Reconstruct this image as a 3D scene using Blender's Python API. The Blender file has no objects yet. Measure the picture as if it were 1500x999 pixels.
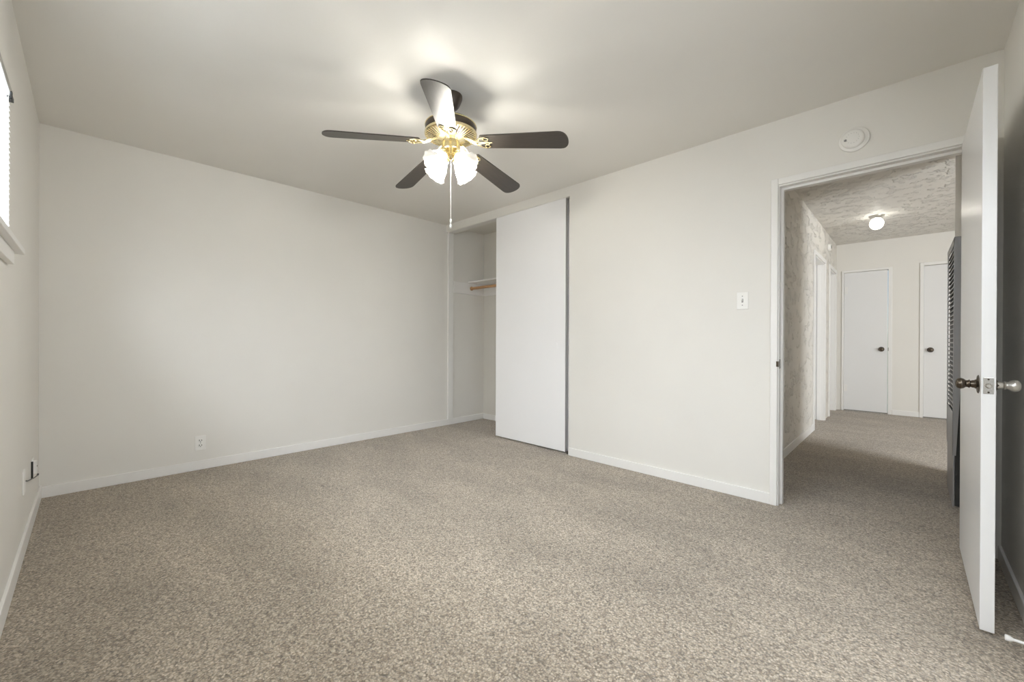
import bpy, bmesh, math, random
from mathutils import Vector, Matrix
random.seed(7)
C = bpy.context.scene.collection
SC = bpy.context.scene
PI = math.pi

# ------------------------------------------------------------------ camera
YAW, PITCH, ROLL = math.radians(44.0717), math.radians(-0.1307), math.radians(0.2168)
fw = Vector((-math.sin(YAW)*math.cos(PITCH), math.cos(YAW)*math.cos(PITCH), math.sin(PITCH)))
rt = Vector((math.cos(YAW), math.sin(YAW), 0))
up = rt.cross(fw)
rt2 = rt*math.cos(ROLL)+up*math.sin(ROLL); up2 = -rt*math.sin(ROLL)+up*math.cos(ROLL)
cd = bpy.data.cameras.new('camera'); cam = bpy.data.objects.new('camera', cd); C.objects.link(cam)
cd.sensor_width = 36; cd.lens = 600.99/1500*36; cd.clip_start = 0.02; cd.clip_end = 100
M = Matrix((rt2, up2, -fw)).transposed().to_4x4(); M.translation = Vector((4.0636, -3.0368, 1.0419))
cam.matrix_world = M
SC.camera = cam

# ------------------------------------------------------------------ world, light, exposure
SC.view_settings.view_transform = 'Standard'; SC.view_settings.look = 'None'
SC.view_settings.gamma = 1; SC.view_settings.use_curve_mapping = False
SC.view_settings.exposure = 0.07
SC.cycles.max_bounces = 14; SC.cycles.diffuse_bounces = 10; SC.cycles.transparent_max_bounces = 16
SC.cycles.caustics_reflective = False; SC.cycles.caustics_refractive = False
SC.cycles.sample_clamp_indirect = 6
W = bpy.data.worlds.new('world'); SC.world = W; W.use_nodes = True
wn = W.node_tree.nodes; wl = W.node_tree.links
sky = wn.new('ShaderNodeTexSky'); sky.sky_type = 'HOSEK_WILKIE'; sky.turbidity = 5; sky.sun_direction = (0.2, 0.6, 0.75)
wl.new(sky.outputs[0], wn['Background'].inputs[0]); wn['Background'].inputs[1].default_value = 2.0
DAY = (0.88, 0.94, 1.0); WARM = (1.0, 0.96, 0.87)
BULB_W, HALL_W = 580.0, 120.0
def area_light(name, loc, direction, sx, sy, power, col):
    l = bpy.data.lights.new(name, 'AREA'); l.shape = 'RECTANGLE'; l.size = sx; l.size_y = sy; l.energy = power; l.color = col
    o = bpy.data.objects.new(name, l); C.objects.link(o); o.location = loc
    o.rotation_euler = Vector(direction).to_track_quat('-Z', 'Z').to_euler()
    return o
area_light('daylight_south_window', (2.50, -3.62, 1.80), (0.06, 1, -0.13), 2.1, 0.9, 235, DAY)
area_light('added_daylight_east', (4.62, -2.1, 1.35), (-1, 0.25, -0.9), 1.6, 1.0, 32, DAY)  # added fill from an unseen window, brightens lower walls and right carpet
area_light('added_daylight_living', (7.85, 0.1, 1.45), (-1, 0.5, -0.15), 1.7, 1.8, 245, (0.92, 0.96, 1.0))  # added light of an unseen window, aimed to match the hallway shadow edge

# ------------------------------------------------------------------ materials
def mat(name, col, rough=0.5, metal=0.0, spec=0.5, coat=0.0):
    m = bpy.data.materials.new(name); m.use_nodes = True
    b = m.node_tree.nodes['Principled BSDF']
    b.inputs['Base Color'].default_value = (*col, 1); b.inputs['Roughness'].default_value = rough
    b.inputs['Metallic'].default_value = metal; b.inputs['Specular IOR Level'].default_value = spec
    b.inputs['Coat Weight'].default_value = coat
    return m
def noise(m, scale, detail=4, rough=0.5, stretch=None, loc=None):
    n = m.node_tree.nodes; l = m.node_tree.links
    tc = n.new('ShaderNodeTexCoord'); mp = n.new('ShaderNodeMapping'); nz = n.new('ShaderNodeTexNoise')
    l.new(tc.outputs['Object'], mp.inputs[0]); l.new(mp.outputs[0], nz.inputs['Vector'])
    if stretch: mp.inputs['Scale'].default_value = stretch
    if loc: mp.inputs['Location'].default_value = loc
    nz.inputs['Scale'].default_value = scale; nz.inputs['Detail'].default_value = detail; nz.inputs['Roughness'].default_value = rough
    return nz.outputs['Fac']
def ramp(m, fac, stops):
    r = m.node_tree.nodes.new('ShaderNodeValToRGB'); m.node_tree.links.new(fac, r.inputs[0])
    e = r.color_ramp.elements
    while len(e) < len(stops): e.new(0.5)
    for k, (p, c) in enumerate(stops):
        e[k].position = p; e[k].color = (*c, 1) if isinstance(c, tuple) else (c, c, c, 1)
    return r.outputs[0]
def bump(m, h, strength, dist, prev=None):
    b = m.node_tree.nodes.new('ShaderNodeBump'); b.inputs['Strength'].default_value = strength; b.inputs['Distance'].default_value = dist
    m.node_tree.links.new(h, b.inputs['Height'])
    if prev is not None: m.node_tree.links.new(prev, b.inputs['Normal'])
    m.node_tree.links.new(b.outputs[0], m.node_tree.nodes['Principled BSDF'].inputs['Normal'])
    return b.outputs[0]
def basecol(m, sock): m.node_tree.links.new(sock, m.node_tree.nodes['Principled BSDF'].inputs['Base Color'])
def paint(name, col, rough, amp=0.02, bscale=60, bdist=0.0006):
    m = mat(name, col, rough)
    f = noise(m, 1.3, 3)
    basecol(m, ramp(m, f, [(0.3, tuple(c*(1-amp) for c in col)), (0.7, tuple(min(1, c*(1+amp)) for c in col))]))
    bump(m, noise(m, bscale, 5), 0.35, bdist)
    return m
M_wall = paint('wall_paint', (0.785, 0.768, 0.728), 0.55)
M_ceil = paint('ceiling_paint', (0.785, 0.770, 0.735), 0.6)
M_trim = paint('trim_paint', (0.84, 0.83, 0.81), 0.35, 0.01, 12, 0.0001)
M_door = paint('door_paint', (0.80, 0.80, 0.80), 0.30, 0.01, 12, 0.0001)
M_slide = paint('closet_door_paint', (0.90, 0.90, 0.91), 0.45, 0.01, 30, 0.0004)
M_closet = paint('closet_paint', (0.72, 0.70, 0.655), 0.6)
def textured(name, col, st):
    m = mat(name, col, 0.6)
    f = noise(m, 17, 4, 0.55, st)
    r = ramp(m, f, [(0.53, 0.0), (0.60, 1.0)])
    basecol(m, ramp(m, f, [(0.54, col), (0.66, tuple(c*0.90 for c in col))]))  # shading of the plaster relief partly put into the colour
    bump(m, r, 1.0, 0.012)
    return m
M_hallwall = textured('hall_wall_plaster', (0.75, 0.722, 0.67), (1, 0.4, 0.75))
M_hallceil = textured('hall_ceiling_plaster', (0.76, 0.74, 0.70), (0.8, 0.8, 1))
# carpet
M_carpet = mat('carpet_pile', (0.4, 0.35, 0.3), 0.95, 0, 0.1)
M_carpet.node_tree.nodes['Principled BSDF'].inputs['Sheen Weight'].default_value = 0.35
M_carpet.node_tree.nodes['Principled BSDF'].inputs['Sheen Roughness'].default_value = 0.6
f1 = noise(M_carpet, 90, 5, 0.7)
f2 = noise(M_carpet, 1.4, 4, 0.55, (1.0, 2.2, 1))
cn = M_carpet.node_tree.nodes; cl_ = M_carpet.node_tree.links
tcn = cn.new('ShaderNodeTexCoord'); vor = cn.new('ShaderNodeTexVoronoi'); vor.feature = 'F1'; vor.inputs['Scale'].default_value = 150
wv = cn.new('ShaderNodeTexNoise'); wv.inputs['Scale'].default_value = 60; wmx = cn.new('ShaderNodeVectorMath'); wmx.operation = 'MULTIPLY_ADD'; wmx.inputs[1].default_value = (0.012, 0.012, 0.012)
cl_.new(tcn.outputs['Object'], wv.inputs['Vector']); cl_.new(wv.outputs['Color'], wmx.inputs[0]); cl_.new(tcn.outputs['Object'], wmx.inputs[2]); cl_.new(wmx.outputs[0], vor.inputs['Vector'])
def mixc(a, b, mode):
    m_ = cn.new('ShaderNodeMix'); m_.data_type = 'RGBA'; m_.blend_type = mode; m_.inputs[0].default_value = 1
    cl_.new(a, m_.inputs[6]); cl_.new(b, m_.inputs[7]); return m_.outputs[2]
sep = cn.new('ShaderNodeSeparateColor'); cl_.new(vor.outputs['Color'], sep.inputs[0])
tuft = ramp(M_carpet, sep.outputs[0], [(0.0, (0.17, 0.125, 0.078)), (0.22, (0.33, 0.262, 0.182)), (0.6, (0.43, 0.352, 0.258)), (1.0, (0.60, 0.51, 0.395))])
gap = ramp(M_carpet, vor.outputs['Distance'], [(0.35, 1.0), (0.85, 0.45)])
clump = ramp(M_carpet, f1, [(0.36, 0.60), (0.46, 0.95), (0.64, 1.12)])
nap = ramp(M_carpet, f2, [(0.32, (0.80, 0.785, 0.76)), (0.66, (1.08, 1.08, 1.08))])
basecol(M_carpet, mixc(mixc(mixc(tuft, gap, 'MULTIPLY'), clump, 'MULTIPLY'), nap, 'MULTIPLY'))
b1 = bump(M_carpet, f1, 0.7, 0.008); bump(M_carpet, sep.outputs[1], 0.35, 0.003, b1)

M_brass = mat('polished_brass', (0.80, 0.69, 0.42), 0.25, 1.0)
M_bronze = mat('dark_bronze', (0.060, 0.045, 0.032), 0.35, 0.3)
M_blade = mat('dark_walnut_blade', (0.05, 0.04, 0.033), 0.42, 0, 0.6, 0.25)
M_blade.node_tree.nodes['Principled BSDF'].inputs['Coat Roughness'].default_value = 0.35
basecol(M_blade, ramp(M_blade, noise(M_blade, 14, 5, 0.6, (1, 9, 1)), [(0.3, (0.022, 0.018, 0.014)), (0.7, (0.045, 0.036, 0.028))]))
M_chain = mat('white_chain', (0.85, 0.84, 0.80), 0.3)
M_plastic = mat('white_plastic', (0.86, 0.85, 0.82), 0.35)
M_grey = mat('grey_plastic', (0.30, 0.30, 0.29), 0.5)
M_black = mat('dark_slot', (0.02, 0.02, 0.02), 0.5)
M_chrome = mat('chrome', (0.55, 0.53, 0.50), 0.12, 1.0)
M_alu = mat('grey_metal_edge', (0.50, 0.50, 0.50), 0.4, 0.6)
M_oil = mat('aged_bronze_knob', (0.11, 0.09, 0.07), 0.22, 0.9)
M_satin = mat('satin_metal_knob', (0.62, 0.60, 0.56), 0.3, 0.9)
M_heater = mat('grey_heater_enamel', (0.30, 0.30, 0.31), 0.35, 0.4)
M_rubber = mat('white_rubber', (0.85, 0.85, 0.84), 0.6)
M_cable = mat('dark_cable', (0.06, 0.055, 0.05), 0.5)
M_wood = mat('wooden_rod', (0.45, 0.25, 0.11), 0.4)
basecol(M_wood, ramp(M_wood, noise(M_wood, 20, 5, 0.6, (0.3, 6, 6)), [(0.3, (0.30, 0.16, 0.07)), (0.7, (0.52, 0.31, 0.15))]))
def emit(name, col, s):
    m = bpy.data.materials.new(name); m.use_nodes = True; n = m.node_tree.nodes; n.clear()
    e = n.new('ShaderNodeEmission'); e.inputs[0].default_value = (*col, 1); e.inputs[1].default_value = s
    o = n.new('ShaderNodeOutputMaterial'); m.node_tree.links.new(e.outputs[0], o.inputs[0]); return m
M_bulb = emit('lit_bulb', WARM, BULB_W)
M_hallbulb = emit('lit_hall_bulb', WARM, HALL_W)
def frosted(name, transp, glow):
    m = bpy.data.materials.new(name); m.use_nodes = True; n = m.node_tree.nodes; l = m.node_tree.links; n.clear()
    t = n.new('ShaderNodeBsdfTransparent'); tr = n.new('ShaderNodeBsdfTranslucent'); tr.inputs[0].default_value = (0.95, 0.94, 0.9, 1)
    e = n.new('ShaderNodeEmission'); e.inputs[0].default_value = (1, 0.97, 0.88, 1); e.inputs[1].default_value = glow
    a = n.new('ShaderNodeAddShader'); x = n.new('ShaderNodeMixShader'); x.inputs[0].default_value = transp
    o = n.new('ShaderNodeOutputMaterial')
    l.new(tr.outputs[0], a.inputs[0]); l.new(e.outputs[0], a.inputs[1]); l.new(a.outputs[0], x.inputs[1]); l.new(t.outputs[0], x.inputs[2]); l.new(x.outputs[0], o.inputs[0])
    return m
M_shade = frosted('frosted_glass_shade', 0.30, 0.7)
M_globe = frosted('frosted_glass_globe', 0.35, 1.2)
M_glass = bpy.data.materials.new('window_glass'); M_glass.use_nodes = True
n = M_glass.node_tree.nodes; n.clear(); l = M_glass.node_tree.links
t = n.new('ShaderNodeBsdfTransparent'); g = n.new('ShaderNodeBsdfGlossy'); g.inputs['Roughness'].default_value = 0.02
x = n.new('ShaderNodeMixShader'); x.inputs[0].default_value = 0.06; o_ = n.new('ShaderNodeOutputMaterial')
l.new(t.outputs[0], x.inputs[1]); l.new(g.outputs[0], x.inputs[2]); l.new(x.outputs[0], o_.inputs[0])
M_slat = mat('white_blind_slat', (0.88, 0.88, 0.87), 0.4)
sn = M_slat.node_tree; tr = sn.nodes.new('ShaderNodeBsdfTranslucent'); tr.inputs[0].default_value = (0.9, 0.9, 0.9, 1)
x = sn.nodes.new('ShaderNodeMixShader'); x.inputs[0].default_value = 0.35
sn.links.new(sn.nodes['Principled BSDF'].outputs[0], x.inputs[1]); sn.links.new(tr.outputs[0], x.inputs[2]); sn.links.new(x.outputs[0], sn.nodes['Material Output'].inputs[0])

# ------------------------------------------------------------------ helpers
def B(): return bmesh.new()
def box(bm, x0, x1, y0, y1, z0, z1, bev=0.0):
    vs = [bm.verts.new((x, y, z)) for x in (x0, x1) for y in (y0, y1) for z in (z0, z1)]
    fs = [(0,1,3,2),(4,6,7,5),(0,4,5,1),(2,3,7,6),(0,2,6,4),(1,5,7,3)]
    faces = [bm.faces.new([vs[i] for i in f]) for f in fs]
    if bev > 0:
        es = list({e for f in faces for e in f.edges})
        bmesh.ops.bevel(bm, geom=es, offset=bev, segments=2, affect='EDGES', profile=0.5)
    return bm
def basis(axis):
    a = Vector(axis).normalized()
    u = a.cross(Vector((0, 0, 1))) if abs(a.z) < 0.9 else a.cross(Vector((1, 0, 0)))
    u.normalize(); v = a.cross(u); return a, u, v
def lathe(bm, prof, origin=(0,0,0), axis=(0,0,1), n=32, scallop=0.0, k=8, cap=True):
    """prof: list of (radius, distance along axis)"""
    a, u, v = basis(axis); O = Vector(origin); rings = []
    for i, (r, h) in enumerate(prof):
        w = scallop*(i/max(1, len(prof)-1))
        ring = []
        for j in range(n):
            t = 2*PI*j/n; rr = max(r, 1e-5)*(1+w*math.cos(k*t))
            ring.append(bm.verts.new(O+a*h+(u*math.cos(t)+v*math.sin(t))*rr))
        rings.append(ring)
    for r0, r1 in zip(rings, rings[1:]):
        for j in range(n): bm.faces.new((r0[j], r0[(j+1)%n], r1[(j+1)%n], r1[j]))
    if cap:
        bm.faces.new(rings[0][::-1]); bm.faces.new(rings[-1])
    return bm
def tube(bm, pts, r, n=8):
    P = [Vector(p) for p in pts]; rings = []
    for i, p in enumerate(P):
        d = (P[min(i+1, len(P)-1)]-P[max(i-1, 0)]); a, u, v = basis(d)
        rings.append([bm.verts.new(p+(u*math.cos(2*PI*j/n)+v*math.sin(2*PI*j/n))*r) for j in range(n)])
    for r0, r1 in zip(rings, rings[1:]):
        for j in range(n): bm.faces.new((r0[j], r0[(j+1)%n], r1[(j+1)%n], r1[j]))
    bm.faces.new(rings[0][::-1]); bm.faces.new(rings[-1]); return bm
def ball(bm, c, r, u=12, v=8):
    m = Matrix.Translation(Vector(c)); bmesh.ops.create_uvsphere(bm, u_segments=u, v_segments=v, radius=r, matrix=m); return bm
def obj(name, bm, m, parent=None, smooth=False):
    bmesh.ops.recalc_face_normals(bm, faces=bm.faces)
    me = bpy.data.meshes.new(name); bm.to_mesh(me); bm.free()
    if m: me.materials.append(m)
    if smooth:
        me.polygons.foreach_set('use_smooth', [True]*len(me.polygons))
        try: me.set_sharp_from_angle(angle=math.radians(40))
        except Exception: pass
    o = bpy.data.objects.new(name, me); C.objects.link(o)
    if parent is not None: o.parent = parent
    return o
def tag(o, label, cat, group=None, kind=None):
    o['label'] = label; o['category'] = cat
    if group: o['group'] = group
    if kind: o['kind'] = kind
    return o
def struct(name, bm, m, label, cat, smooth=False): return tag(obj(name, bm, m, None, smooth), label, cat, kind='structure')
def empty(name, loc, label, cat, group=None, kind=None):
    o = bpy.data.objects.new(name, None); C.objects.link(o); o.location = loc; o.empty_display_size = 0.05
    return tag(o, label, cat, group, kind)
def wall(bm, axis, t0, t1, u0, u1, z0, z1, holes=()):
    """axis 'x': wall runs along x with thickness t0..t1 in y; holes (u0,u1,z0,z1)"""
    us = sorted({u0, u1, *[h[0] for h in holes], *[h[1] for h in holes]}); zs = sorted({z0, z1, *[h[2] for h in holes], *[h[3] for h in holes]})
    keep = lambda a, b: not any(h[0] <= a[0] and a[1] <= h[1] and h[2] <= b[0] and b[1] <= h[3] for h in holes)
    grid = {(i, j): keep((us[i], us[i+1]), (zs[j], zs[j+1])) for i in range(len(us)-1) for j in range(len(zs)-1)}
    V = {}
    def vt(i, j, s):
        if (i, j, s) not in V:
            t = (t0, t1)[s]; V[(i, j, s)] = bm.verts.new((us[i], t, zs[j]) if axis == 'x' else (t, us[i], zs[j]))
        return V[(i, j, s)]
    for (i, j), k in grid.items():
        if not k: continue
        for s in (0, 1): bm.faces.new((vt(i,j,s), vt(i+1,j,s), vt(i+1,j+1,s), vt(i,j+1,s)))
        for di, dj, a, b in ((-1,0,(i,j),(i,j+1)), (1,0,(i+1,j),(i+1,j+1)), (0,-1,(i,j),(i+1,j)), (0,1,(i,j+1),(i+1,j+1))):
            if not grid.get((i+di, j+dj), False): bm.faces.new((vt(*a,0), vt(*b,0), vt(*b,1), vt(*a,1)))
    return bm

# ------------------------------------------------------------------ room shell
X1, YS, H, HH = 4.384, -3.259, 2.44, 2.51
JL, JR, DH = 3.459, 4.297, 2.032      # rough doorway opening
CR, CT = 1.845, 2.352                  # closet opening right side and top
WX0, WX1, WZ0, WZ1 = 1.50, 3.50, 1.41, 2.03
struct('floor', box(B(), -0.12, 7.6, -3.38, 5.05, -0.1, 0.0), M_carpet, 'greyish beige cut pile carpet covering bedroom, closet and hallway floor', 'carpet')
bm = B(); box(bm, -0.12, 4.504, -3.38, 0.0, H, 2.6); box(bm, -0.12, 1.965, 0.0, 0.74, H, 2.6)
struct('ceiling', bm, M_ceil, 'flat pale bedroom ceiling that the fan hangs from', 'ceiling')
bm = B(); box(bm, 3.14, 4.44, 0.12, 5.05, HH, 2.6); box(bm, 4.44, 7.6, -1.12, 5.05, HH, 2.6)
struct('ceiling_hallway', bm, M_hallceil, 'textured plaster hallway ceiling beyond the doorway', 'ceiling')
struct('wall_west', wall(B(), 'y', -0.12, 0, -3.38, 0.74, 0, H), M_wall, 'plain off-white wall with the duplex outlet, running on into the closet', 'wall')
struct('wall_south', wall(B(), 'x', YS-0.12, YS, 0, X1, 0, H, [(WX0, WX1, WZ0, WZ1)]), M_wall, 'off-white wall holding the window at the photo left edge', 'wall')
struct('wall_north', wall(B(), 'x', 0, 0.12, 0, X1, 0, 2.6, [(0, CR, 0, CT), (JL, JR, 0, DH)]), M_wall, 'off-white wall with closet opening, light switch and hallway doorway', 'wall')
struct('wall_east', wall(B(), 'y', X1, X1+0.12, -3.38, 0.12, 0, H, [(-2.95, -1.25, 0.12, 1.95)]), M_wall, 'off-white wall behind the open bedroom door', 'wall')
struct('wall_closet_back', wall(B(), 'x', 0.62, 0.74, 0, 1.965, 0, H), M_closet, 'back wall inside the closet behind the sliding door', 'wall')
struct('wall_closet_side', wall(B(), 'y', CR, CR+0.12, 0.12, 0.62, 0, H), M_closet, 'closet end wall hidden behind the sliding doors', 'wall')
struct('wall_hallway_west', wall(B(), 'y', 3.14, 3.26, 0.12, 4.93, 0, HH, [(2.87, 3.70, 0, 2.065), (4.14, 4.80, 0, 2.065)]), M_hallwall, 'textured hallway wall with two openings, seen just inside the doorway', 'wall')
struct('wall_hallway_north', wall(B(), 'x', 4.93, 5.05, 3.14, 7.6, 0, HH, [(3.352, 3.848, 0, 2.075), (4.20, 4.95, 0, 2.085)]), M_wall, 'far end wall of the hallway holding two white doors', 'wall')
struct('wall_hallway_east', wall(B(), 'y', 4.32, 4.44, 0.12, 1.72, 0, HH), M_wall, 'short hallway wall that carries the grey heater', 'wall')
struct('wall_living_south', wall(B(), 'x', -1.12, -1.0, 4.504, 7.6, 0, HH), M_wall, 'plain south wall of the room beside the hallway', 'wall')
struct('wall_living_east', wall(B(), 'y', 7.6, 7.72, -1.12, 5.05, 0, HH, [(-0.7, 0.9, 0.3, 2.2)]), M_wall, 'window wall of the room beside the hallway', 'wall')

# baseboards
def base(name, x0, x1, y0, y1, label, h=0.072, m=None):
    bm = B(); box(bm, x0, x1, y0, y1, 0, h, 0.003); struct(name, bm, m or M_trim, label, 'baseboard')
T = 0.012
base('baseboard_west', 0, T, YS, 0.62, 'low white baseboard along the wall with the duplex outlet')
base('baseboard_south', T, X1-T, YS, YS+T, 'low white baseboard under the window', 0.085)
base('baseboard_north', CR+0.002, 3.427, -T, 0, 'low white baseboard between the closet and the doorway', 0.070)
base('baseboard_east', X1-T, X1, YS+T, -T, 'low white baseboard in the shade behind the open door', 0.072)
base('baseboard_closet', T, CR, 0.62-T, 0.62, 'low white baseboard along the closet back wall')
base('baseboard_hallway_west', 3.26, 3.272, 0.12, 2.815, 'white baseboard of the textured hallway wall', 0.08)
base('baseboard_hallway_north', 3.89, 4.168, 4.918, 4.93, 'short white baseboard between the two far hallway doors', 0.07)
base('baseboard_hallway_east', 4.308, 4.32, 0.14, 1.72, 'white baseboard under the grey heater')

# closet trim
struct('trim_1', box(B(), 0.0, 0.022, 0.022, 0.098, 0.073, CT, 0.002), M_trim, 'slim white vertical jamb board at the closet opening corner', 'trim')
# doorway jambs + stops
bm = B()
box(bm, JL, JL+0.014, 0.0, 0.12, 0, DH); box(bm, JR-0.012, JR, 0.0, 0.12, 0, DH); box(bm, JL+0.014, JR-0.012, 0.0, 0.12, DH-0.014, DH)
box(bm, JL+0.014, JL+0.026, 0.045, 0.085, 0, DH-0.014); box(bm, JR-0.024, JR-0.012, 0.045, 0.085, 0, DH-0.014); box(bm, JL+0.026, JR-0.024, 0.045, 0.085, DH-0.028, DH-0.014)
struct('trim_2', bm, M_trim, 'white door jamb and stop lining the bedroom doorway', 'trim')
bm = B(); cw = 0.040
box(bm, JL-0.032, JL+0.008, -0.016, 0, 0, DH+0.034, 0.004); box(bm, JR-0.008, JR+0.032, -0.016, 0, 0, DH+0.034, 0.004); box(bm, JL+0.008, JR-0.008, -0.016, 0, DH-0.006, DH+0.034, 0.004)
struct('trim_3', bm, M_trim, 'flat white casing around the bedroom doorway', 'trim')
bm = B()
for a, b in ((2.82, 2.875), (3.695, 3.75)): box(bm, 3.26, 3.275, a, b, 0, 2.11, 0.003)
box(bm, 3.26, 3.275, 2.875, 3.695, 2.06, 2.11, 0.003)
box(bm, 3.14, 3.26, 2.87, 2.885, 0, 2.05); box(bm, 3.14, 3.26, 3.685, 3.70, 0, 2.05); box(bm, 3.14, 3.26, 2.87, 3.70, 2.05, 2.065)
box(bm, 3.185, 3.225, 3.673, 3.685, 0, 2.05)
struct('trim_4', bm, M_trim, 'white casing of the nearer opening in the textured hallway wall', 'trim')
bm = B()
for a, b in ((4.09, 4.145), (4.795, 4.85)): box(bm, 3.26, 3.275, a, b, 0, 2.11, 0.003)
box(bm, 3.26, 3.275, 4.145, 4.795, 2.06, 2.11, 0.003)
box(bm, 3.14, 3.26, 4.14, 4.155, 0, 2.05); box(bm, 3.14, 3.26, 4.785, 4.80, 0, 2.05); box(bm, 3.14, 3.26, 4.14, 4.80, 2.05, 2.065)
struct('trim_5', bm, M_trim, 'white casing of the farther opening in the textured hallway wall', 'trim')
bm = B(); box(bm, 3.325, 3.352, 4.915, 4.93, 0, 2.105, 0.003); box(bm, 3.848, 3.888, 4.915, 4.93, 0, 2.105, 0.003); box(bm, 3.352, 3.848, 4.915, 4.93, 2.075, 2.105, 0.003)
struct('trim_6', bm, M_trim, 'white casing of the narrow far hallway door', 'trim')
bm = B(); box(bm, 4.168, 4.205, 4.912, 4.93, 0, 2.125, 0.003); box(bm, 4.945, 4.985, 4.912, 4.93, 0, 2.125, 0.003); box(bm, 4.205, 4.945, 4.912, 4.93, 2.085, 2.125, 0.003)
struct('trim_7', bm, M_trim, 'white casing of the far hallway door beside the heater', 'trim')

# ------------------------------------------------------------------ doors
def round_knob(bm, o, d, r=0.027, L=0.055):
    lathe(bm, [(0.0, L+r*0.62), (r*0.5, L+r*0.58), (r*0.85, L+r*0.35), (r, L-0.002), (r*0.9, L-r*0.42), (r*0.62, L-r*0.75), (0.013, L-r*0.95), (0.016, L-r*1.15), (0.010, L-r*1.35), (0.010, 0.02), (0.014, 0.012), (0.014, 0.0)], o, d, 24)
d1 = empty('door_1', (JR-0.012, -0.002, 0), 'white flush bedroom door standing open into the room at the right', 'door', kind='structure')
def rel(o, root):
    o.parent = root; o.matrix_parent_inverse = Matrix.Translation(-root.location); return o
LX0, LX1, LY0, DZ = 4.2485, 4.284, -0.818, 2.018
rel(obj('door_leaf', box(B(), LX0, LX1, LY0, -0.003, 0.014, DZ, 0.0015), M_door), d1)
ky, kz = LY0+0.062, 0.886
k1 = rel(obj('door_knob', B(), None), d1) if False else None
bm = B(); round_knob(bm, (LX0-0.004, ky, kz), (-1, 0, 0), 0.0205, 0.043); kn = rel(obj('door_knob', bm, M_oil, None, True), d1); kn['label'] = 'dark bronze knob on the hallway-facing side'
bm = B(); lathe(bm, [(0.033, 0), (0.033, 0.002), (0.028, 0.005), (0.016, 0.007), (0.013, 0.012)], (LX0, ky, kz), (-1, 0, 0), 8, 0.10, 4); rs = obj('rosette', bm, M_oil, None, True); rs.parent = kn
bm = B(); round_knob(bm, (LX1+0.004, ky, kz), (1, 0, 0), 0.022, 0.046); kn2 = rel(obj('door_knob', bm, M_satin, None, True), d1); kn2['label'] = 'pale satin knob on the wall-facing side'
bm = B(); lathe(bm, [(0.033, 0), (0.033, 0.002), (0.028, 0.005), (0.016, 0.007), (0.013, 0.012)], (LX1, ky, kz), (1, 0, 0), 8, 0.10, 4); rs = obj('rosette', bm, M_oil, None, True); rs.parent = kn2
bm = B(); xm = (LX0+LX1)/2; box(bm, xm-0.0125, xm+0.0125, LY0-0.0015, LY0+0.001, kz-0.029, kz+0.029, 0.0007)
lp = rel(obj('latch_plate', bm, M_chrome), d1)
bm = B(); lathe(bm, [(0.0085, 0), (0.0085, 0.009), (0.006, 0.011)], (xm, LY0, kz), (0, -1, 0), 12); lb = obj('latch_bolt', bm, M_chrome); lb.parent = lp
bm = B()
for s in (-1, 1): lathe(bm, [(0.003, 0), (0.003, 0.0022), (0.0015, 0.003)], (xm, LY0, kz+s*0.023), (0, -1, 0), 10)
sc_ = obj('plate_screws', bm, M_oil); sc_.parent = lp
for hz in (0.22, 1.0, 1.80):
    bm = B(); lathe(bm, [(0.006, 0), (0.006, 0.09)], (LX1+0.004, -0.004, hz-0.045), (0, 0, 1), 12); box(bm, LX1-0.028, LX1+0.002, -0.004, -0.002, hz-0.045, hz+0.045)
    rel(obj('hinge', bm, M_satin), d1)
bm = B(); box(bm, JL+0.0135, JL+0.0155, 0.008, 0.036, 0.868, 0.926, 0.0006); box(bm, JL+0.002, JL+0.0150, -0.0175, 0.010, 0.880, 0.914, 0.0006)
tag(obj('strike_plate', bm, M_oil), 'small dark metal strike plate on the white left doorway jamb', 'strike plate')

# closet sliding doors
def slide(name, x0, x1, y0, y1, label):
    d = empty(name, ((x0+x1)/2, (y0+y1)/2, 0), label, 'door', kind='structure')
    rel(obj('door_panel', box(B(), x0, x1-0.004, y0, y1, 0.016, CT-0.004, 0.001), M_slide), d)
    rel(obj('edge_channel', box(B(), x1-0.0038, x1, y0-0.0005, y1, 0.016, CT-0.004), M_alu), d)
    return d
s1 = slide('door_2', 0.872, 1.798, 0.012, 0.042, 'tall white sliding closet door pushed to the right')
bm = B(); box(bm, 1.690, 1.700, 0.0085, 0.0125, 0.965, 1.015, 0.001); p = rel(obj('finger_pull', bm, M_slide), s1)
slide('door_3', 0.905, 1.836, 0.060, 0.090, 'second white sliding closet door stacked behind the first')
struct('trim_8', box(B(), 0.03, CR-0.004, 0.006, 0.096, CT-0.0035, CT-0.0005), M_trim, 'thin white sliding door track under the closet header', 'door track')
for nm, x, y in (('door_guide', 1.815, 0.050),):
    bm = B(); box(bm, x-0.012, x+0.012, y-0.006, y+0.006, 0, 0.014, 0.001); box(bm, x-0.012, x+0.03, y-0.03, y+0.03, 0.0, 0.003)
    tag(obj(nm, bm, M_black), 'small dark floor guide at the foot of the sliding closet door', 'door guide')

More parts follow.
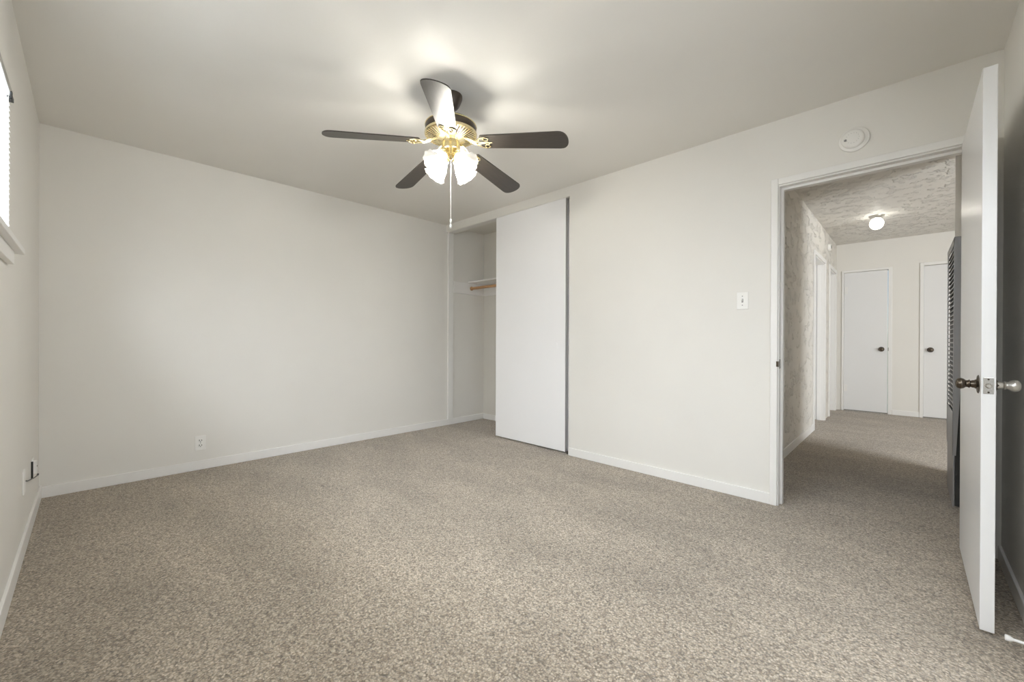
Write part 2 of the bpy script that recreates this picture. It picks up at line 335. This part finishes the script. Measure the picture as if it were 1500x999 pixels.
# far hallway doors
def fardoor(name, x0, x1, kx, label, hinge_x=None, z0=0.012, z1=2.07, y=4.925):
    d = empty(name, ((x0+x1)/2, y, 0), label, 'door', kind='structure')
    rel(obj('door_leaf', box(B(), x0, x1, y, y+0.035, z0, z1, 0.002), M_door), d)
    bm = B(); round_knob(bm, (kx, y, 0.93), (0, -1, 0), 0.026, 0.05); k = rel(obj('door_knob', bm, M_oil, None, True), d); k['label'] = 'dark bronze knob'
    bm = B(); lathe(bm, [(0.034, 0), (0.034, 0.003), (0.024, 0.008)], (kx, y, 0.93), (0, -1, 0), 20); r = obj('rosette', bm, M_oil); r.parent = k
    if hinge_x:
        for hz in (0.34, 1.81):
            bm = B(); lathe(bm, [(0.007, 0), (0.007, 0.10)], (hinge_x, y-0.010, hz-0.05), (0, 0, 1), 12); box(bm, hinge_x, hinge_x+0.032, y-0.004, y, hz-0.05, hz+0.05, 0.001); box(bm, hinge_x+0.022, hinge_x+0.026, y-0.008, y-0.003, hz-0.05, hz+0.05)
            rel(obj('hinge', bm, M_trim), d)
fd = fardoor('door_4', 3.354, 3.838, 3.775, 'narrow white flush door at the far hallway end, hinges showing', 3.362, 0.018)
bm = B(); box(bm, 3.846, 3.852, 4.912, 4.925, 0.905, 0.955, 0.001); tag(obj('strike_plate', bm, M_oil), 'dark strike plate beside the knob of the narrow far hallway door', 'strike plate')
fardoor('door_5', 4.207, 4.943, 4.272, 'white far hallway door partly hidden by the grey heater', None, 0.012, 2.08, 4.945)
for nm, y0, y1, lab in (('added_door_6', 2.886, 3.684, 'unseen white door added to close the nearer side opening of the hallway'), ('added_door_7', 4.156, 4.784, 'unseen white door added to close the farther side opening of the hallway')):  # unseen leaves added so no outside light leaks through the side openings
    d = empty(nm, (3.16, (y0+y1)/2, 0), lab, 'door', kind='structure')
    rel(obj('door_leaf', box(B(), 3.145, 3.18, y0, y1, 0.012, 2.048, 0.002), M_door), d)
    bm = B(); round_knob(bm, (3.18, y0+0.07, 0.93), (1, 0, 0), 0.024, 0.045); rel(obj('door_knob', bm, M_oil, None, True), d)

# ------------------------------------------------------------------ windows
def window(name, axis, x0, x1, z0, z1, t, label, sgn=1):
    w = empty(name, (0, 0, 0), label, 'window', kind='structure')
    bm = B(); f = 0.04
    def bx(a0, a1, z0_, z1_, p0, p1):
        if axis == 'x': box(bm, a0, a1, p0, p1, z0_, z1_, 0.003)
        else: box(bm, p0, p1, a0, a1, z0_, z1_, 0.003)
    m = (x0+x1)/2
    for a0, a1, b0, b1 in ((x0, x0+f, z0, z1), (x1-f, x1, z0, z1), (x0+f, x1-f, z0, z0+f), (x0+f, x1-f, z1-f, z1), (m-0.02, m+0.02, z0+f, z1-f)): bx(a0, a1, b0, b1, t-0.025, t+0.025)
    o = obj('window_frame', bm, M_trim, w)
    bm = B()
    for a0, a1 in ((x0+f, m-0.02), (m+0.02, x1-f)):
        if axis == 'x': box(bm, a0, a1, t-0.003, t+0.003, z0+f, z1-f)
        else: box(bm, t-0.003, t+0.003, a0, a1, z0+f, z1-f)
    obj('window_pane', bm, M_glass, w)
    return w
w1 = window('window_1', 'x', WX0, WX1, WZ0, WZ1, YS-0.085, 'high bright window on the left wall behind white blinds')
bm = B(); box(bm, 1.437, WX1+0.06, YS-0.05, YS+0.040, WZ0-0.024, WZ0, 0.003); obj('window_sill', bm, M_trim, w1)
bm = B(); box(bm, 1.52, WX1+0.01, YS, YS+0.019, WZ0-0.078, WZ0-0.024, 0.003); obj('window_apron', bm, M_trim, w1)
window('added_window_2', 'y', -2.95, -1.25, 0.12, 1.95, X1+0.08, 'unseen window added in the wall behind the camera for daylight')  # added out of view to let extra daylight into the bedroom
window('added_window_3', 'y', -0.7, 0.9, 0.3, 2.2, 7.68, 'unseen window added in the room beside the hallway for daylight')  # added out of view, lights the far part of the hallway

# mini blind
bl = empty('window_blind', (2.38, YS+0.01, 2.0), 'white mini blind hanging in front of the left window', 'blind')
bx0, bx1 = 1.515, 3.485
rel(obj('headrail', box(B(), bx0, bx1, YS-0.018, YS+0.014, 1.985, 2.012, 0.002), mat('grey_headrail', (0.42, 0.42, 0.40), 0.35, 0.3)), bl)
bm = B(); box(bm, bx0-0.004, bx0+0.030, YS-0.020, YS+0.0165, 1.972, 1.988, 0.001)
rel(obj('end_bracket', bm, M_black), bl)
rel(obj('tilter', box(B(), bx0+0.05, bx0+0.07, YS+0.012, YS+0.018, 1.96, 1.99, 0.001), M_black), bl)
bm = B(); zz = 1.962
ang = math.radians(48)
while zz > 1.435:
    cy = YS-0.001; dy, dz = 0.0125*math.cos(ang), 0.0125*math.sin(ang)
    pts = [(-1, 0), (-0.5, 0.0012), (0, 0.0016), (0.5, 0.0012), (1, 0)]
    r0 = [bm.verts.new((bx0+0.004, cy+s*dy, zz-s*dz+c)) for s, c in pts]; r1 = [bm.verts.new((bx1-0.004, cy+s*dy, zz-s*dz+c)) for s, c in pts]
    for i in range(4): bm.faces.new((r0[i], r0[i+1], r1[i+1], r1[i]))
    zz -= 0.0205
sl = rel(obj('slats', bm, M_slat), bl); sl.modifiers.new('thickness', 'SOLIDIFY').thickness = 0.0005
for x_ in (bx0+0.10, 2.37, bx1-0.10):
    bm = B()
    for s in (-1, 1): tube(bm, [(x_, YS-0.001+s*0.0125, 1.98), (x_, YS-0.001+s*0.0125, 1.43)], 0.0008, 6)
    tube(bm, [(x_, YS-0.0135, 1.43), (x_, YS+0.0115, 1.43)], 0.0008, 6)
    rel(obj('ladder_cord', bm, M_chain), bl)
rel(obj('bottom_rail', box(B(), bx0+0.002, bx1-0.002, YS-0.012, YS+0.010, 1.418, 1.430, 0.002), M_slat), bl)

# ------------------------------------------------------------------ closet contents
sh = empty('closet_shelf', (0.9, 0.5, 1.77), 'white closet shelf above the wooden hanging rod', 'shelf')
rel(obj('shelf_board', box(B(), 0.002, CR, 0.345, 0.618, 1.768, 1.787, 0.002), M_trim), sh)
bm = B(); box(bm, 0.0, 0.024, 0.10, 0.596, 1.622, 1.766, 0.003); rel(obj('side_cleat', bm, M_trim), sh)
bm = B(); box(bm, 0.0, CR, 0.597, 0.62, 1.622, 1.766, 0.003); rel(obj('back_cleat', bm, M_trim), sh)
rod = empty('closet_rod', (0.9, 0.40, 1.695), 'brown wooden hanging rod below the closet shelf', 'hanging rod')
bm = B(); lathe(bm, [(0.017, 0), (0.017, CR-0.028)], (0.026, 0.385, 1.700), (1, 0, 0), 20); rel(obj('rod', bm, M_wood, None, True), rod)
bm = B(); lathe(bm, [(0.026, 0), (0.026, 0.006), (0.022, 0.014)], (0.0245, 0.385, 1.700), (1, 0, 0), 20); rel(obj('rod_socket', bm, M_wood, None, True), rod)

# ------------------------------------------------------------------ wall fittings
def duplex(loc, rotz, label, recept=True, name='wall_outlet', group=None):
    """plate faces local -Y"""
    e = empty(name, loc, label, 'outlet', group)
    e.rotation_euler = (0, 0, rotz)
    obj('cover_plate', box(B(), -0.035, 0.035, -0.006, 0, -0.0575, 0.0575, 0.002), M_plastic, e)
    if recept:
        for s in (-1, 1):
            bm = B(); lathe(bm, [(0.0165, 0), (0.0165, 0.0085), (0.015, 0.0095)], (0, 0, s*0.0195), (0, -1, 0), 20)
            r = obj('receptacle', bm, M_plastic, e)
            bm = B(); box(bm, -0.0095, -0.0055, -0.0102, -0.0085, s*0.0195-0.004, s*0.0195+0.008); box(bm, 0.0055, 0.0095, -0.0102, -0.0085, s*0.0195-0.003, s*0.0195+0.007)
            lathe(bm, [(0.0028, 0), (0.0028, 0.0016)], (0, -0.0086, s*0.0195-0.008), (0, -1, 0), 10)
            q = obj('slots', bm, M_black, r)
        bm = B(); lathe(bm, [(0.0032, 0), (0.0032, 0.0012)], (0, -0.006, 0), (0, -1, 0), 10); obj('screw', bm, M_grey, e)
    return e
duplex((0.0, -2.413, 0.212), math.radians(90), 'white duplex outlet low on the plain back wall above the baseboard')
# light switch on the north wall
sw = empty('light_switch', (3.264, 0, 1.310), 'white toggle light switch on the wall beside the doorway', 'switch')
obj('cover_plate', box(B(), -0.035, 0.035, -0.006, 0, -0.0575, 0.0575, 0.002), M_plastic, sw)
obj('toggle_slot', box(B(), -0.0055, 0.0055, -0.0072, -0.0055, -0.013, 0.013, 0.0005), M_grey, sw)
bm = B(); tube(bm, [(0, -0.006, 0.0), (0, -0.013, 0.004), (0, -0.019, 0.007)], 0.0042, 8); obj('toggle', bm, M_plastic, sw)
for s in (-1, 1):
    bm = B(); lathe(bm, [(0.0035, 0), (0.0035, 0.0012)], (0, -0.006, s*0.030), (0, -1, 0), 10); obj('screw', bm, M_grey, sw)
# smoke detector
sd = empty('smoke_detector', (3.833, 0, 2.190), 'round white smoke detector on the wall above the doorway', 'smoke detector')
bm = B(); lathe(bm, [(0.066, 0), (0.068, 0.004), (0.067, 0.012), (0.060, 0.016)], (0, 0, 0), (0, -1, 0), 48); obj('mounting_base', bm, M_plastic, sd, True)
bm = B(); lathe(bm, [(0.052, 0.0155), (0.0515, 0.030), (0.048, 0.035), (0.040, 0.038), (0.0, 0.040)], (-0.004, 0, 0), (0, -1, 0), 48); obj('sensor_cover', bm, M_plastic, sd, True)
bm = B(); lathe(bm, [(0.0062, 0.03), (0.0062, 0.0405), (0.004, 0.0415)], (-0.036, 0, -0.006), (0, -1, 0), 16); bt = obj('test_button', bm, M_grey, sd); bt['label'] = 'small grey button'
bm = B()
for k in range(14):
    t_ = 2*PI*k/14; lathe(bm, [(0.0012, 0.0385), (0.0012, 0.0402)], (-0.004+0.028*math.cos(t_), 0, 0.028*math.sin(t_)), (0, -1, 0), 6)
obj('sounder_holes', bm, M_grey, sd)
# small round sounder on hallway wall
hs = empty('wall_sounder', (3.26, 4.03, 2.330), 'small round white sounder high on the hallway wall between the openings', 'alarm')
bm = B(); lathe(bm, [(0.055, 0), (0.055, 0.012), (0.046, 0.030), (0.030, 0.034)], (0, 0, 0), (1, 0, 0), 28); obj('housing', bm, M_plastic, hs, True)
bm = B(); lathe(bm, [(0.024, 0.032), (0.024, 0.036)], (0, 0, 0), (1, 0, 0), 20); obj('dark_grille', bm, M_black, hs)
# south wall plates and cable
e1 = duplex((0.94, YS, 0.335), math.radians(180), 'blank white cover plate low on the window wall with a dark cable leaving it', False, 'cable_plate'); e1['category'] = 'cover plate'
e2 = duplex((0.50, YS, 0.305), math.radians(180), 'white outlet low on the window wall near the corner, dark slot and adapter', False, 'wall_outlet')
obj('adapter', box(B(), -0.022, 0.022, -0.020, -0.006, -0.028, 0.042, 0.002), M_plastic, e2)
obj('slots', box(B(), -0.008, 0.008, -0.0215, -0.0195, 0.008, 0.014), M_black, e2)
obj('shadow_edge', box(B(), -0.0365, -0.035, -0.0085, 0, -0.050, 0.045), M_black, e2)  # black strip standing in for the shadow along the outlet's edge
cbm = B(); tube(cbm, [(0.90, YS+0.006, 0.330), (0.88, YS+0.011, 0.324), (0.74, YS+0.013, 0.298), (0.60, YS+0.015, 0.272), (0.47, YS+0.017, 0.252), (0.42, YS+0.019, 0.247)], 0.0028, 8); lathe(cbm, [(0.0045, 0), (0.0045, 0.02)], (0.425, YS+0.0185, 0.2475), (-1, 0, 0), 10)
tag(obj('coaxial_cable', cbm, M_cable, None, True), 'short dark cable drooping from the cover plate toward the corner outlet', 'cable')
# door stop
ds = empty('door_stop', (X1-T, -0.865, 0.037), 'small white rigid door stop on the baseboard behind the door', 'door stop')
bm = B(); lathe(bm, [(0.013, 0), (0.013, 0.003), (0.006, 0.008), (0.0048, 0.012), (0.0048, 0.052)], (0, 0, 0), (-1, 0, 0), 16); obj('rod', bm, M_rubber, ds, True)
bm = B(); lathe(bm, [(0.0052, 0.0515), (0.009, 0.058), (0.0105, 0.066), (0.009, 0.070)], (0, 0, 0), (-1, 0, 0), 16); obj('bumper_tip', bm, M_rubber, ds, True)

# ------------------------------------------------------------------ wall heater
ht = empty('wall_heater', (4.285, 0.80, 0), 'tall narrow grey louvered wall heater on the hallway side wall', 'heater')
HY1, HX = 1.12, 4.2535
def pris(bm, quad, x0, x1):
    a = [bm.verts.new((x0, y, z)) for y, z in quad]; b = [bm.verts.new((x1, y, z)) for y, z in quad]
    bm.faces.new(a); bm.faces.new(b[::-1])
    for i in range(len(quad)): bm.faces.new((a[i], a[(i+1) % len(quad)], b[(i+1) % len(quad)], b[i]))
    return bm
bm = B(); pris(bm, [(0.60, 0.05), (HY1-0.02, 0.05), (HY1-0.02, 1.62), (0.555, 1.62)], HX+0.0115, 4.318); rel(obj('heater_body', bm, M_black), ht)
bm = B()   # cover: frame with side returns
def yn(z): return 0.585-0.06*(z/1.66)
pris(bm, [(yn(0.36), 0.36), (yn(0.36)+0.03, 0.36), (yn(1.66)+0.03, 1.66), (yn(1.66), 1.66)], HX, HX+0.004)
pris(bm, [(HY1-0.035, 0.36), (HY1, 0.36), (HY1, 1.66), (HY1-0.035, 1.66)], HX, HX+0.004)
pris(bm, [(yn(1.62), 1.62), (HY1, 1.62), (HY1, 1.66), (yn(1.66), 1.66)], HX, HX+0.004)
pris(bm, [(yn(0.4), 0.36), (HY1, 0.36), (HY1, 0.62), (yn(0.62), 0.62)], HX, HX+0.004)
# tapering side return: deep at the top, shallow below
q = [bm.verts.new(v) for v in ((HX+0.004, yn(0.36), 0.36), (HX+0.014, yn(0.36), 0.36), (4.318, yn(1.66), 1.66), (HX+0.004, yn(1.66), 1.66), (HX+0.004, yn(0.36)+0.003, 0.36), (HX+0.014, yn(0.36)+0.003, 0.36), (4.318, yn(1.66)+0.003, 1.66), (HX+0.004, yn(1.66)+0.003, 1.66))]
for f in ((0,1,2,3), (7,6,5,4), (0,4,5,1), (1,5,6,2), (2,6,7,3), (3,7,4,0)): bm.faces.new([q[i] for i in f])
box(bm, HX, 4.318, yn(1.66), HY1, 1.655, 1.662)
rel(obj('cover_frame', bm, M_heater), ht)
bm = B(); z_ = 0.64
while z_ < 1.61:
    y0 = yn(z_)+0.03; y1 = HY1-0.035
    vs = [bm.verts.new(v) for v in ((HX, y0, z_), (HX, y1, z_), (HX+0.010, y1, z_+0.005), (HX+0.010, y0, z_+0.005), (HX, y0, z_+0.007), (HX, y1, z_+0.007), (HX+0.010, y1, z_+0.009), (HX+0.010, y0, z_+0.009))]
    for f in ((0,1,2,3), (7,6,5,4), (0,4,5,1), (1,5,6,2), (2,6,7,3), (3,7,4,0)): bm.faces.new([vs[i] for i in f])
    z_ += 0.028
rel(obj('louver_grille', bm, M_heater), ht)
bm = B(); pris(bm, [(0.60, 0.045), (HY1-0.01, 0.045), (HY1-0.01, 0.358), (0.60, 0.358)], HX+0.003, HX+0.010); rel(obj('lower_panel', bm, M_heater), ht)
bm = B(); box(bm, HX+0.0015, HX+0.0035, 0.68, 0.72, 0.19, 0.25); rel(obj('rating_label', bm, M_grey), ht)

# ------------------------------------------------------------------ hallway ceiling lamp
hx, hy = 3.784, 3.365
hl = empty('ceiling_light', (hx, hy, HH), 'lit white globe ceiling light with grey fitter in the hallway', 'ceiling light')
bm = B(); lathe(bm, [(0.072, 0), (0.072, 0.004), (0.062, 0.020), (0.048, 0.036), (0.042, 0.036)], (0, 0, 0), (0, 0, -1), 40); obj('fitter', bm, mat('brushed_nickel', (0.55, 0.54, 0.50), 0.35, 0.8), hl, True)
bm = B(); prof = []
for k in range(15):
    a = -0.9+ (PI/2+0.9)*k/14; prof.append((0.064*math.cos(a), 0.092+0.068*math.sin(a)))
lathe(bm, prof, (0, 0, 0), (0, 0, -1), 48, 0.03, 12, cap=False); obj('glass_globe', bm, M_globe, hl, True)
bm = B(); ball(bm, (0, 0, -0.095), 0.022); lathe(bm, [(0.012, 0.034), (0.012, 0.075)], (0, 0, 0), (0, 0, -1), 12); obj('bulb', bm, M_hallbulb, hl, True)

# ------------------------------------------------------------------ ceiling fan
FX, FY = 2.168, -1.589
fan = empty('ceiling_fan', (FX, FY, H), 'five blade dark ceiling fan with brass motor and lit glass shades', 'ceiling fan')
def fp(name, bm, m, smooth=True, parent=None): return obj(name, bm, m, parent or fan, smooth)
Z = lambda z: z-H
fp('canopy', lathe(B(), [(0.064, 0), (0.064, 0.012), (0.058, 0.030), (0.046, 0.058), (0.034, 0.074), (0.018, 0.080)], (0,0,0), (0,0,-1), 40), M_bronze)
fp('downrod', lathe(B(), [(0.011, 0.075), (0.011, 0.135), (0.026, 0.137), (0.026, 0.155)], (0,0,0), (0,0,-1), 20), M_bronze)
fp('motor_housing', lathe(B(), [(0.030, Z(2.298)), (0.09, Z(2.290)), (0.130, Z(2.280)), (0.143, Z(2.268)), (0.145, Z(2.262)), (0.145, Z(2.222)), (0.142, Z(2.218))], (0,0,0), (0,0,1), 64), M_bronze)
bm = B(); lathe(bm, [(0.1435, Z(2.2685)), (0.1475, Z(2.266)), (0.1475, Z(2.262)), (0.1435, Z(2.260))], (0,0,0), (0,0,1), 64); lathe(bm, [(0.144, Z(2.228)), (0.149, Z(2.224)), (0.149, Z(2.212)), (0.142, Z(2.207)), (0.138, Z(2.210))], (0,0,0), (0,0,1), 64)
fp('brass_band', bm, M_brass)
bm = B(); lathe(bm, [(0.138, Z(2.212)), (0.07, Z(2.197))], (0,0,0), (0,0,1), 64)
fp('vent_plate', bm, M_bronze)
bm = B()
for k in range(48):
    a = 2*PI*k/48; ca, sa = math.cos(a), math.sin(a)
    tube(bm, [(0.143*ca, 0.143*sa, Z(2.209)), (0.11*ca, 0.11*sa, Z(2.199)), (0.074*ca, 0.074*sa, Z(2.190))], 0.0028, 6)
vr = fp('vent_ribs', bm, M_brass)
fp('hub', lathe(B(), [(0.080, Z(2.200)), (0.078, Z(2.190)), (0.060, Z(2.184)), (0.050, Z(2.178)), (0.048, Z(2.165)), (0.054, Z(2.160)), (0.054, Z(2.130)), (0.046, Z(2.122)), (0.030, Z(2.116)), (0.020, Z(2.100)), (0.024, Z(2.092)), (0.016, Z(2.080)), (0.006, Z(2.074))], (0,0,0), (0,0,1), 48), M_brass)
BZ, R0, R1, PH, PITCHB = Z(2.176), 0.175, 0.675, 28.7, math.radians(12)
DROOP = 0.104
def blade_mesh():
    bm = B(); pts = []
    w0, w1 = 0.052, 0.066
    N = 12
    out = []
    for k in range(N+1):
        a = -PI/2+PI*k/N; out.append((R1-0.052+0.052*max(0, math.cos(a))**0.8, w1*math.sin(a)))
    inn = []
    for k in range(N+1):
        a = PI/2+PI*k/N; inn.append((R0+0.022+0.022*math.cos(a), w0*math.sin(a)))
    prof = out+inn
    top = []; bot = []
    for x, s in prof:
        z = -s*math.sin(PITCHB); y = s*math.cos(PITCHB)
        top.append(bm.verts.new((x, y, BZ-DROOP*x+z+0.003))); bot.append(bm.verts.new((x, y, BZ-DROOP*x+z-0.003)))
    bm.faces.new(top); bm.faces.new(bot[::-1]); n_ = len(prof)
    for i in range(n_): bm.faces.new((top[i], bot[i], bot[(i+1) % n_], top[(i+1) % n_]))
    return bm
def arm_mesh():
    bm = B()
    # open scroll bracket under the blade root
    def pz(x, s): return BZ-DROOP*x-s*math.sin(PITCHB)-0.007
    def strand(pts, r): tube(bm, [(x, s*math.cos(PITCHB), pz(x, s) if x > 0.15 else pz(0.15, s*0.5)+(0.15-x)*0.55) for x, s in pts], r, 8)
    for sg in (-1, 1):
        strand([(0.088, sg*0.012), (0.115, sg*0.020), (0.135, sg*0.016), (0.150, sg*0.012), (0.168, sg*0.024), (0.190, sg*0.040), (0.215, sg*0.042), (0.232, sg*0.030), (0.226, sg*0.016), (0.210, sg*0.016), (0.202, sg*0.026)], 0.0042)
        strand([(0.150, sg*0.010), (0.175, sg*0.006), (0.205, sg*0.004), (0.250, 0.0)], 0.0042)
    strand([(0.085, 0), (0.12, 0), (0.16, 0)], 0.009)
    for x, s in ((0.235, 0.0), (0.205, 0.034), (0.205, -0.034)): ball(bm, (x, s*math.cos(PITCHB), pz(x, s)-0.003), 0.006, 8, 6)
    return bm
b0 = fp('blade', blade_mesh(), M_blade, False); b0.rotation_euler = (0, 0, math.radians(PH))
a0 = fp('blade_arm', arm_mesh(), M_brass, True, b0)
for k in range(1, 5):
    b = b0.copy(); C.objects.link(b); b.parent = fan; b.rotation_euler = (0, 0, math.radians(PH+72*k))
    a = a0.copy(); C.objects.link(a); a.parent = b
camdir = math.degrees(math.atan2(-3.0368-FY, 4.0636-FX))
SA = math.radians(52)   # shade axis measured from straight down
def shade_mesh():
    bm = B(); ax = (math.sin(SA), 0, -math.cos(SA)); o = Vector((0.048, 0, Z(2.085)))
    prof = [(0.020, 0.0), (0.022, 0.012), (0.032, 0.030), (0.043, 0.052), (0.048, 0.075), (0.051, 0.090), (0.057, 0.104), (0.064, 0.113)]
    lathe(bm, prof, o, ax, 60, 0.05, 10, cap=False); return bm
def fitter_mesh():
    bm = B(); ax = Vector((math.sin(SA), 0, -math.cos(SA))); o = Vector((0.048, 0, Z(2.085)))
    lathe(bm, [(0.010, -0.030), (0.016, -0.022), (0.024, -0.012), (0.026, 0.006), (0.022, 0.010)], o, ax, 24)
    tube(bm, [(0.010, 0, Z(2.112)), (0.022, 0, Z(2.110)), tuple(o-ax*0.026)], 0.009, 10); return bm
def bulb_mesh():
    bm = B(); ax = Vector((math.sin(SA), 0, -math.cos(SA))); o = Vector((0.048, 0, Z(2.085)))
    ball(bm, o+ax*0.066, 0.021, 12, 8); lathe(bm, [(0.011, 0.012), (0.013, 0.052)], o, ax, 12); return bm
s0 = fp('lamp_shade', shade_mesh(), M_shade); f0 = fp('shade_holder', fitter_mesh(), M_brass, True, s0); u0 = fp('bulb', bulb_mesh(), M_bulb, True, s0)
s0.rotation_euler = (0, 0, math.radians(camdir+45))
for k in range(1, 4):
    s = s0.copy(); C.objects.link(s); s.parent = fan; s.rotation_euler = (0, 0, math.radians(camdir+45+90*k))
    for q in (f0, u0): c = q.copy(); C.objects.link(c); c.parent = s
bm = B(); tube(bm, [(0, 0, Z(2.076)), (0, 0, Z(1.735))], 0.0016, 8)
ch = fp('pull_chain', bm, M_chain)
bm = B(); lathe(bm, [(0.002, Z(1.738)), (0.006, Z(1.730)), (0.0065, Z(1.722)), (0.003, Z(1.714)), (0.003, Z(1.710)), (0.007, Z(1.702)), (0.0085, Z(1.692)), (0.005, Z(1.684)), (0.001, Z(1.682))], (0,0,0), (0,0,1), 14); fp('pull_knob', bm, M_plastic, True, ch)
